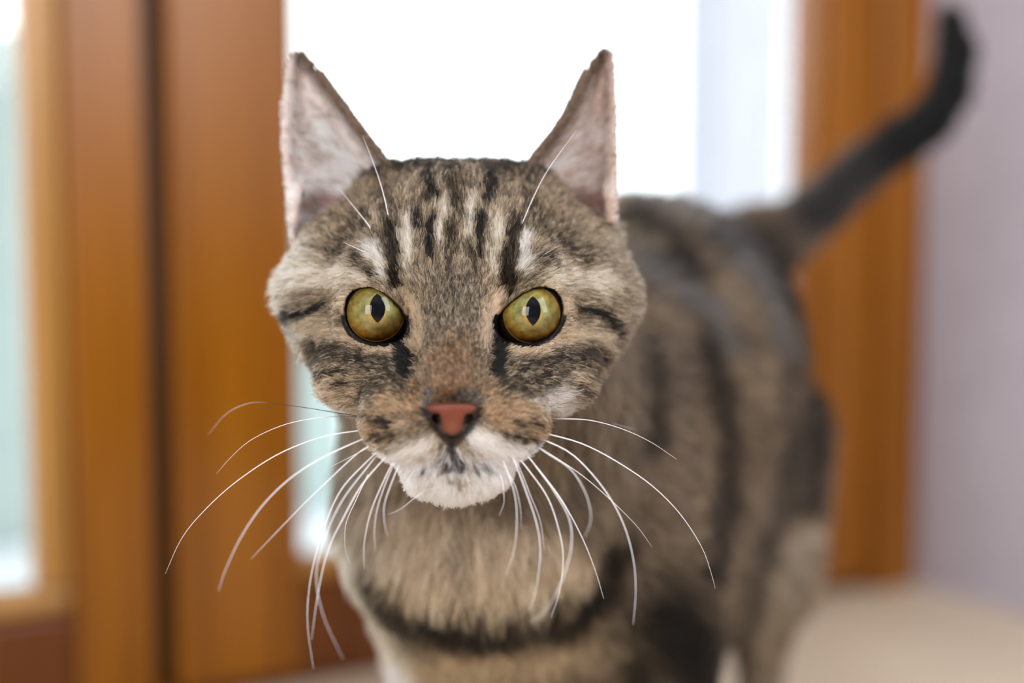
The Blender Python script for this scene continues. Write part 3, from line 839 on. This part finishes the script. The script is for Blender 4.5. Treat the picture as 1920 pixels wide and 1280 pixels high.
WH = [
    ([(705, 784), (640, 775), (580, 765), (520, 757), (470, 755), (425, 775), (390, 815)], 0.9, -2.0, 0.012, 0.75),
    ([(712, 785), (650, 780), (590, 784), (530, 797), (470, 825), (430, 860), (406, 888)], 0.9, -0.3, 0.014, 0.35),
    ([(690, 806), (665, 808), (600, 820), (520, 852), (440, 905), (380, 960), (340, 1010), (310, 1075)], 1.0, 0.3, 0.017, 0),
    ([(690, 820), (668, 828), (600, 860), (540, 900), (490, 950), (450, 1010), (420, 1075), (410, 1108)], 1.2, 2.8, 0.019, 0),
    ([(700, 832), (670, 850), (600, 915), (540, 975), (470, 1048)], 1.2, 1.8, 0.015, 0),
    ([(715, 840), (690, 863), (643, 913), (613, 972), (593, 1035), (579, 1108), (577, 1176), (588, 1255)], 1.3, 2.2, 0.016, 0),
    ([(738, 845), (726, 854), (679, 908), (643, 972), (615, 1031), (597, 1108), (584, 1199)], 1.4, 2.4, 0.019, 0),
    ([(705, 855), (690, 874), (643, 936), (610, 1005), (593, 1076), (606, 1153), (643, 1235)], 1.4, 3.6, 0.014, 0),
    ([(738, 866), (729, 881), (697, 954), (683, 1017), (683, 1067)], 1.5, 1.7, 0.015, 0),
    ([(742, 866), (733, 881), (711, 940), (702, 990), (704, 1035)], 1.5, 1.9, 0.012, 0),
    ([(748, 872), (740, 890), (722, 940), (720, 972), (726, 1004)], 1.5, 2.3, 0.014, 0),
    ([(690, 890), (668, 936), (649, 981), (647, 1026), (656, 1058)], 1.0, -1.5, 0.015, 0),
    ([(700, 832), (679, 845), (620, 875)], 1.2, 0.5, 0.012, 0),
    ([(800, 918), (780, 931), (751, 954), (726, 965)], 1.4, 1.2, 0.009, 0),
    ([(985, 786), (1053, 785), (1108, 788), (1167, 804), (1221, 829), (1269, 861)], 0.9, 0.0, 0.015, 0.3),
    ([(999, 788), (1090, 786), (1144, 793), (1190, 805)], 0.8, -1.8, 0.012, 0.9),
    ([(1005, 808), (1026, 813), (1090, 831), (1153, 863), (1221, 909), (1275, 963), (1316, 1026), (1334, 1076), (1341, 1103)], 1.0, 0.4, 0.017, 0),
    ([(1005, 820), (1026, 827), (1076, 854), (1130, 913), (1167, 977), (1187, 1045), (1192, 1108), (1187, 1171)], 1.1, 2.2, 0.018, 0),
    ([(1000, 830), (1022, 845), (1090, 890), (1144, 936), (1194, 986), (1223, 1026)], 1.2, 0.6, 0.012, 0.15),
    ([(1005, 836), (1026, 850), (1071, 881), (1099, 927), (1108, 972), (1096, 1008)], 1.1, 3.2, 0.016, 0),
    ([(965, 832), (981, 845), (1022, 895), (1058, 945), (1094, 1013), (1117, 1072), (1132, 1122)], 1.4, 0.9, 0.018, 0),
    ([(972, 858), (988, 877), (1026, 931), (1047, 990), (1056, 1045), (1049, 1108), (1033, 1158)], 1.4, 1.7, 0.017, 0),
    ([(1000, 868), (1037, 918), (1067, 972), (1071, 1026), (1053, 1090), (1026, 1140), (994, 1167)], 1.4, 4.0, 0.016, 0),
    ([(948, 840), (960, 854), (985, 918), (1006, 981), (1013, 1035), (1006, 1099), (994, 1144)], 1.6, 2.6, 0.016, 0),
    ([(938, 856), (947, 872), (965, 927), (969, 981), (963, 1035), (947, 1081)], 1.6, 2.8, 0.013, 0),
    ([(962, 858), (972, 872), (994, 927), (1013, 977), (1021, 1035)], 1.5, 1.6, 0.010, 0),
    ([(955, 890), (967, 913), (976, 954), (977, 990)], 1.4, 2.0, 0.009, 0),
    ([(938, 890), (942, 904), (945, 940), (936, 967)], 1.5, 1.6, 0.009, 0),
]
for w in WH:
    whisker('whisker', w[0], w[1], w[2], w[3], w[4])
for px, w0, w1, r in (([(741, 462), (738, 454), (721, 372), (705, 319), (680, 254)], -0.45, -0.9, 0.015), ([(694, 428), (688, 418), (633, 350)], -0.6, -1.4, 0.013), ([(961, 462), (966, 451), (996, 379), (1027, 319), (1081, 244)], -0.45, -0.6, 0.014),
                      ([(702, 488), (690, 476), (644, 454)], -0.35, 0.1, 0.013), ([(1000, 492), (1012, 482), (1045, 462)], -0.35, 0.0, 0.010)):
    whisker('brow_whisker', px, w0, w1, r)['label'] = 'long white hair above the eye'

# ------------------------------------------------------------------ fur
FLOW = [  # chart point, direction (right, up)
    (850, 740, 0, 1), (850, 680, 0, 1), (850, 600, 0, 1), (850, 520, 0, 1), (850, 430, 0, 1), (850, 340, 0, 1),
    (800, 600, -0.2, 1), (900, 600, 0.2, 1), (790, 480, 0.25, 1), (910, 480, -0.2, 1), (800, 400, 0.15, 1), (900, 400, -0.1, 1),
    (745, 480, -0.1, 1), (955, 480, 0.1, 1), (760, 540, 0.0, 1), (935, 540, 0.1, 1), (745, 545, -0.5, 0.6), (950, 550, 0.6, 0.6),
    (700, 520, -1, 0.25), (1000, 520, 1, 0.4), (650, 530, -1, -0.15), (1060, 530, 1, 0.05), (600, 540, -1, -0.2), (1110, 545, 1, -0.25),
    (660, 470, -0.8, 0.5), (1050, 470, 0.8, 0.5), (600, 480, -1, 0.4), (1110, 480, 1, 0.35), (640, 410, -0.6, 0.8), (1060, 410, 0.6, 0.8),
    (720, 400, -0.25, 1), (980, 400, 0.25, 1), (560, 460, -0.8, 0.5), (1150, 460, 0.8, 0.5),
    (620, 600, -1, -0.1), (1090, 610, 1, -0.1), (540, 560, -1, 0), (1180, 570, 1, 0), (560, 640, -1, -0.4), (1150, 650, 1, -0.4),
    (680, 660, -1, 0.15), (1030, 655, 1, 0.2), (740, 680, -0.8, 0.1), (950, 680, 0.8, 0.1), (660, 710, -1, 0.0), (1040, 710, 1, 0.05), (720, 740, -1, 0), (980, 740, 1, 0),
    (600, 710, -1, -0.4), (1100, 710, 1, -0.4), (640, 770, -0.8, -0.6), (1070, 770, 0.8, -0.6), (780, 700, -0.6, 0.6), (915, 700, 0.6, 0.6),
    (790, 750, -0.7, 0.3), (910, 750, 0.7, 0.3), (740, 790, -1, -0.1), (960, 790, 1, -0.1), (700, 820, -1, -0.35), (1000, 820, 1, -0.35),
    (780, 820, -0.9, -0.4), (910, 820, 0.9, -0.4), (740, 855, -0.8, -0.6), (960, 855, 0.8, -0.6), (820, 850, -0.5, -1), (870, 850, 0.5, -1),
    (850, 900, 0, -1), (790, 900, -0.5, -1), (920, 900, 0.5, -1), (850, 950, 0, -1), (750, 900, -0.8, -0.8), (970, 890, 0.8, -0.8),
    (700, 880, -0.7, -0.7), (1020, 870, 0.7, -0.7),
]
FL = np.array(FLOW, float)
def flow2d(x, y):
    num = np.zeros((len(x), 2)); den = np.zeros(len(x)) + 1e-9
    for fx, fy, a, b in FL:
        l = math.hypot(a, b)
        w = 1.0 / (((x - fx) ** 2 + (y - fy) ** 2) / 900.0 + 0.35) ** 2
        num[:, 0] += w * a / l; num[:, 1] += w * b / l; den += w
    return num / den[:, None]
# fur length (cm) at chart points on the head
LEN = [(850, 740, .10), (850, 690, .16), (850, 620, .28), (850, 560, .34), (850, 480, .46), (850, 400, .58), (850, 320, .7), (780, 620, .22), (910, 620, .22), (770, 560, .3), (930, 560, .3),
       (700, 530, .35), (1000, 530, .35), (690, 660, .26), (1000, 660, .26), (620, 600, .45), (1080, 600, .45), (530, 540, 1.3), (1180, 570, 1.15), (560, 650, .95), (1150, 650, .95),
       (600, 480, .6), (1110, 480, .6), (650, 700, .36), (1050, 700, .36), (600, 740, .9), (1100, 730, .9), (740, 700, .3), (950, 700, .3), (720, 800, .42), (980, 800, .42), (660, 800, .55), (1040, 800, .55),
       (790, 760, .14), (910, 760, .14), (800, 830, .26), (900, 830, .26), (760, 860, .45), (940, 860, .45), (850, 870, .35), (850, 930, .65), (780, 910, .65), (930, 910, .6), (660, 440, .52), (1040, 440, .52), (690, 460, .5), (990, 460, .5)]
LN = np.array(LEN, float)
def len2d(x, y):
    num = np.zeros(len(x)); den = np.zeros(len(x)) + 1e-9
    for fx, fy, l in LN:
        w = 1.0 / (((x - fx) ** 2 + (y - fy) ** 2) / 900.0 + 0.5) ** 2
        num += w * l; den += w
    return num / den
TAILP = np.array(TAIL)
def grow():
    # ---- roots
    tri = np.concatenate([Q[:, [0, 1, 2]], Q[:, [0, 2, 3]]])
    A = V[tri[:, 0]]; B = V[tri[:, 1]]; C = V[tri[:, 2]]
    ar = 0.5 * np.linalg.norm(np.cross(B - A, C - A), axis=1)
    g = (A + B + C) / 3
    gx, gy = chart(g)
    fac = facing[tri].mean(1)
    ear = isear[tri].max(1); inn = inner[tri].any(1)
    hd = is_headpt(g)
    dens = np.where(hd, np.where(fac > -0.25, 2100.0, 250.0), 75.0)
    dens = np.where(hd & (fac > -0.25) & (ear > 0.3), 1000.0, dens)
    dens = np.where((ear > 0.3) & inn, 950.0, dens)
    dens = np.where((ear > 0.3) & ~inn & (gy < 128), 0.0, dens)
    front = (~hd) & (g[:, 2] < 50) & (fac > -0.2)
    dens = np.where(front, 170.0, dens)
    ed = eye_d(g)
    dens = np.where(ed < np.where(gy < 575, 3.5, 9.5), 0, dens)
    ndist = poly2d(gx, gy, [(784, 762), (804, 757), (848, 754), (893, 757), (906, 762), (892, 780), (870, 808), (848, 833), (826, 810), (806, 782)])
    dens = np.where((ndist < np.where(gy > 792, 9.0, np.where(gy > 758, 5.0, 1.0))) & (g[:, 2] < 35), 0, dens)
    dens = np.where(dens > 0, dens, 0) * ar
    n = rng.poisson(dens)
    ti = np.repeat(np.arange(len(tri)), n)
    r1 = np.sqrt(rng.random(len(ti))); r2 = rng.random(len(ti))
    ba = np.stack([1 - r1, r1 * (1 - r2), r1 * r2], -1)
    T = tri[ti]
    def bl(Aa):
        return (Aa[T] * (ba[..., None] if Aa.ndim == 2 else ba)).sum(1)
    P = bl(V); Nn = bl(VN); Nn /= np.linalg.norm(Nn, axis=1)[:, None] + 1e-9
    er = bl(isear); inn = inner[T].mean(1) > 0.5; fc = bl(facing)
    we = whichear[T].max(1)
    x, y = chart(P)
    hd = is_headpt(P)
    n = len(P)
    ng = int(n / 10)
    gi = rng.choice(n, ng, replace=False)
    kd = KDTree(ng)
    for q_, i in enumerate(gi):
        kd.insert(P[i], q_)
    kd.balance()
    near = np.fromiter((kd.find(p)[1] for p in P), int, n)
    # ---- colour
    base = coat(P, er, 0.55 * rng.random(ng)[near] + 0.45 * rng.random(n))
    # ---- direction
    f2 = flow2d(x, y)
    D3 = np.stack([f2[:, 0], f2[:, 1], np.full(n, 0.45)], -1)
    # body: back along the trunk and down
    bd = np.tile(np.array([0.35, -0.35, 0.8]), (n, 1))
    chest = (P[:, 2] < 49) & (x < 1180)
    bd[chest] = np.stack([(x[chest] - 880) / 500, np.full(chest.sum(), -1.0), np.full(chest.sum(), 0.15)], -1)
    tl = np.full(n, 1e9); td = np.zeros((n, 3))
    for i in range(len(TAILP) - 1):
        a, b = TAILP[i], TAILP[i + 1]; e = b - a
        t = np.clip(((P - a) @ e) / (e @ e), 0, 1)
        d = np.linalg.norm(P - a - t[:, None] * e, axis=1)
        m = d < tl; tl[m] = d[m]; td[m] = e / np.linalg.norm(e)
    tail = tl < 2.0
    bd[tail] = td[tail]
    leg = (~tail) & (~hd) & (cam2world(P)[:, 2] < 11)
    bd[leg] = np.array([0, -1, 0.1])
    D3 = np.where(hd[:, None], D3, bd)
    er_out = (er > 0.3) & ~inn
    D3[er_out] = np.array([0, 1.0, 0.1])
    sgn = np.where(we == 1, -1.0, 1.0)
    ein = (er > 0.3) & inn
    D3[ein] = np.stack([sgn[ein] * (1.0 + 0.15 * rng.standard_normal(ein.sum())), 0.4 + 0.15 * rng.standard_normal(ein.sum()), np.full(ein.sum(), -0.1)], -1)
    D3 += rng.standard_normal((n, 3)) * np.where(hd, 0.16, 0.2)[:, None]
    D3 -= Nn * (D3 * Nn).sum(1)[:, None]
    D3 /= np.linalg.norm(D3, axis=1)[:, None] + 1e-9
    # ---- length, lift
    L = np.where(hd, len2d(x, y), 1.35)
    back = hd & (P[:, 2] > 39.5)
    L = np.where(back, np.maximum(L, 0.8), L)
    L = np.where(tail, 0.95, L); L = np.where(leg, 0.7, L)
    L = np.where(er_out, np.where(y < 135, 0.08, 0.2), L)
    hy_ = np.clip((y - 110) / 250, 0, 1)
    ye = [r[0] for r in EAR_L[::-1]]; yr = [r[0] for r in EAR_R[::-1]]
    ix = np.where(we == 1, np.interp(y, ye, [r[2] for r in EAR_L[::-1]]), np.interp(y, yr, [r[2] for r in EAR_R[::-1]]))
    ox = np.where(we == 1, np.interp(y, ye, [r[1] for r in EAR_L[::-1]]), np.interp(y, yr, [r[1] for r in EAR_R[::-1]]))
    din = np.abs(x - ix); dout = np.abs(x - ox) / 75.0
    L = np.where(ein, np.minimum(0.2 + 0.85 * hy_, 0.16 + dout * 0.85), L)
    L = np.where(ein & (din < 40), np.minimum(0.22, 0.1 + din / 75), L)
    ed = eye_d(P)
    L = L * np.clip(0.35 + ed / 40, 0.3, 1)
    L *= 0.7 + 0.45 * rng.random(n)
    lift = np.where(hd, 0.46, 0.4)
    lift = np.where((y > 540) & hd, 0.30, lift)
    lift = np.where((np.abs(x - 850) < 80) & (y > 560) & (y < 790) & hd, 0.22, lift)
    lift = np.where(ein, 0.25, lift); lift = np.where(er_out, 0.15, lift)
    lift = lift + 0.10 * rng.standard_normal(n)
    lift = np.clip(lift, 0.05, 0.9)
    K = 5
    s = np.linspace(0, 1, K)
    pts = np.empty((n, K, 3))
    for k, sk in enumerate(s):
        pts[:, k] = P + (L * sk)[:, None] * (D3 * (0.75 + 0.25 * sk) * np.sqrt(np.clip(1 - lift ** 2, 0, 1))[:, None]) + Nn * (L * lift * (sk * 1.15 - 0.5 * sk * sk))[:, None]
    # ---- tufts
    G = pts[gi[near]]
    gd = np.linalg.norm(P[gi[near]] - P, axis=1)
    cl = np.clip(rng.normal(0.7, 0.15, n), 0, 0.92) * (gd < 0.45)
    for k, sk in enumerate(s):
        pts[:, k] += (G[:, k] - pts[:, k]) * (cl * sk ** 1.4)[:, None]
    pts[:, 1:] += rng.standard_normal((n, K - 1, 3)) * (L * 0.02)[:, None, None]
    # ---- ticked hairs: dark foot, pale band, dark tip
    lum = base @ np.array([0.3, 0.6, 0.1])
    tick = np.clip((lum - 0.02) / 0.05, 0, 1) * np.clip((0.42 - lum) / 0.18, 0, 1) * hd
    tick *= ~(er > 0.3)
    gphase = rng.random(ng)[near] * 0.6 + rng.random(n) * 0.4
    tipdark = (gphase > 0.5)
    colr = np.empty((n, K, 3))
    tuft = 0.6 + 0.8 * rng.random(ng)[near]
    lm = lum[:, None] + 1e-4
    base = (lm + (base - lm) * 0.8) * np.where(lm > 0.5, 1.0, np.array([0.97, 1.0, 0.93]))
    base = base * np.where(hd[:, None], np.clip(lm / 0.48, 0, 1) ** 0.58, np.clip(lm / 0.32, 0, 1) ** 0.62)
    var = (tuft * (0.45 + 1.1 * rng.random(n)))[:, None]
    var = var + (1 - var) * np.clip((lum - 0.4) / 0.3, 0, 0.85)[:, None]
    odd = rng.random(n)
    ot = tick[:, None] if tick.ndim == 1 else tick
    var = var * np.where(odd < 0.17, 0.22, np.where(odd > 0.86, 1.65, 1.0))[:, None] ** ot
    short = np.clip((0.3 - L) / 0.15, 0, 1)
    prof_l = [0.18, 0.40, 1.2, 1.85, 1.85]; prof_d = [0.18, 0.40, 1.05, 0.42, 0.13]
    for k in range(K):
        m = np.where(tipdark, prof_d[k], prof_l[k])
        m = 1 + (m - 1) * tick * (1 - 0.4 * short)
        colr[:, k] = base * var * m[:, None]
    # inside of the ears: long pale hairs over pinkish down
    if ein.any():
        z = np.where(0.6 * rng.random(ng)[near] + 0.4 * rng.random(n) < np.where(we == 1, 0.72, 0.6), 0, 1)
        pal = np.where(z[:, None] == 0, lin((253, 250, 250)), lin((160, 134, 122)))
        up = np.clip((230 - y) / 110, 0, 1)[:, None]
        pal = pal + (lin((172, 152, 142)) - pal) * up * 0.7
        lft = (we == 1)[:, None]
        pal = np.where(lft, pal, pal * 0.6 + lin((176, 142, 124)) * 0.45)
        for pts_, w_, c_, st_ in (([(560, 400), (600, 385), (650, 385)], 34, (136, 86, 66), 0.8), ([(553, 352), (562, 370), (552, 412)], 20, (244, 232, 226), 0.9), ([(560, 318), (600, 325)], 22, (190, 146, 130), 0.6),  # dark reddish strokes paint the shaded recess at each ear base
                                  ([(1145, 395), (1110, 385), (1080, 375)], 34, (128, 78, 58), 0.8), ([(1146, 350), (1138, 372), (1146, 410)], 16, (226, 204, 190), 0.8)):
            pal = pal + (lin(c_) - pal) * (stroke(x, y, pts_, w_, 0.8) * st_)[:, None]
        med = np.clip(1.4 - din / 30, 0, 1)[:, None]
        tanz = np.where(rng.random(n)[:, None] < 0.6, lin((128, 104, 84)), lin((66, 52, 42)))
        pal = pal + (tanz - pal) * med
        colr[ein] = pal[ein][:, None, :] * (0.75 + 0.25 * var[ein][:, None])
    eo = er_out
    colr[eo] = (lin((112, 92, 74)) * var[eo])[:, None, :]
    rad0 = np.where(hd, 0.0084, 0.017)
    rad0 = np.where((~hd) & (P[:, 2] < 50), 0.012, rad0)
    rad0 = np.where(ein, 0.008, rad0)
    prof = np.array([1.0, 1.0, 0.85, 0.6, 0.15])
    rad = rad0[:, None] * prof[None]
    print('strands', n, 'head', hd.sum())
    return pts, colr, rad
if FUR:
    pts, colr, rad = grow()
    n, K = rad.shape
    hcv = bpy.data.hair_curves.new('fur')
    hcv.add_curves([K] * n)
    hcv.position_data.foreach_set('vector', local(pts.reshape(-1, 3)).astype(np.float32).ravel())
    ra = hcv.attributes.get('radius') or hcv.attributes.new('radius', 'FLOAT', 'POINT')
    ra.data.foreach_set('value', (rad * S).astype(np.float32).ravel())
    co = hcv.attributes.new('coat', 'FLOAT_COLOR', 'POINT')
    co.data.foreach_set('color', np.concatenate([np.clip(colr, 0.002, 0.98).reshape(-1, 3), np.ones((n * K, 1))], 1).astype(np.float32).ravel())
    M_fur = bpy.data.materials.new('tabby_fur'); M_fur.use_nodes = True
    nt = M_fur.node_tree; nt.nodes.clear()
    out = N(nt, 'ShaderNodeOutputMaterial')
    a = N(nt, 'ShaderNodeAttribute', attribute_name='coat')
    hb = N(nt, 'ShaderNodeBsdfHairPrincipled', parametrization='COLOR')
    hb.inputs['Roughness'].default_value = 0.4
    hb.inputs['Radial Roughness'].default_value = 0.6
    hb.inputs['Coat'].default_value = 0.0
    nt.links.new(a.outputs['Color'], hb.inputs['Color']); df = N(nt, 'ShaderNodeBsdfDiffuse'); nt.links.new(a.outputs['Color'], df.inputs['Color'])
    mxs = N(nt, 'ShaderNodeMixShader'); sp_ = N(nt, 'ShaderNodeRGBToBW'); mr_ = N(nt, 'ShaderNodeMapRange'); nt.links.new(a.outputs['Color'], sp_.inputs[0]); nt.links.new(sp_.outputs[0], mr_.inputs[0])
    mr_.inputs[1].default_value = 0.15; mr_.inputs[2].default_value = 0.7; mr_.inputs[3].default_value = 0.45; mr_.inputs[4].default_value = 0.95
    nt.links.new(mr_.outputs[0], mxs.inputs[0])
    nt.links.new(df.outputs[0], mxs.inputs[1]); nt.links.new(hb.outputs[0], mxs.inputs[2]); nt.links.new(mxs.outputs[0], out.inputs[0])
    hcv.materials.append(M_fur)
    fur = bpy.data.objects.new('fur', hcv); COL.objects.link(fur); fur.parent = cat
    fur['kind'] = 'stuff'
    fur['label'] = 'brown ticked tabby fur with a white chin'
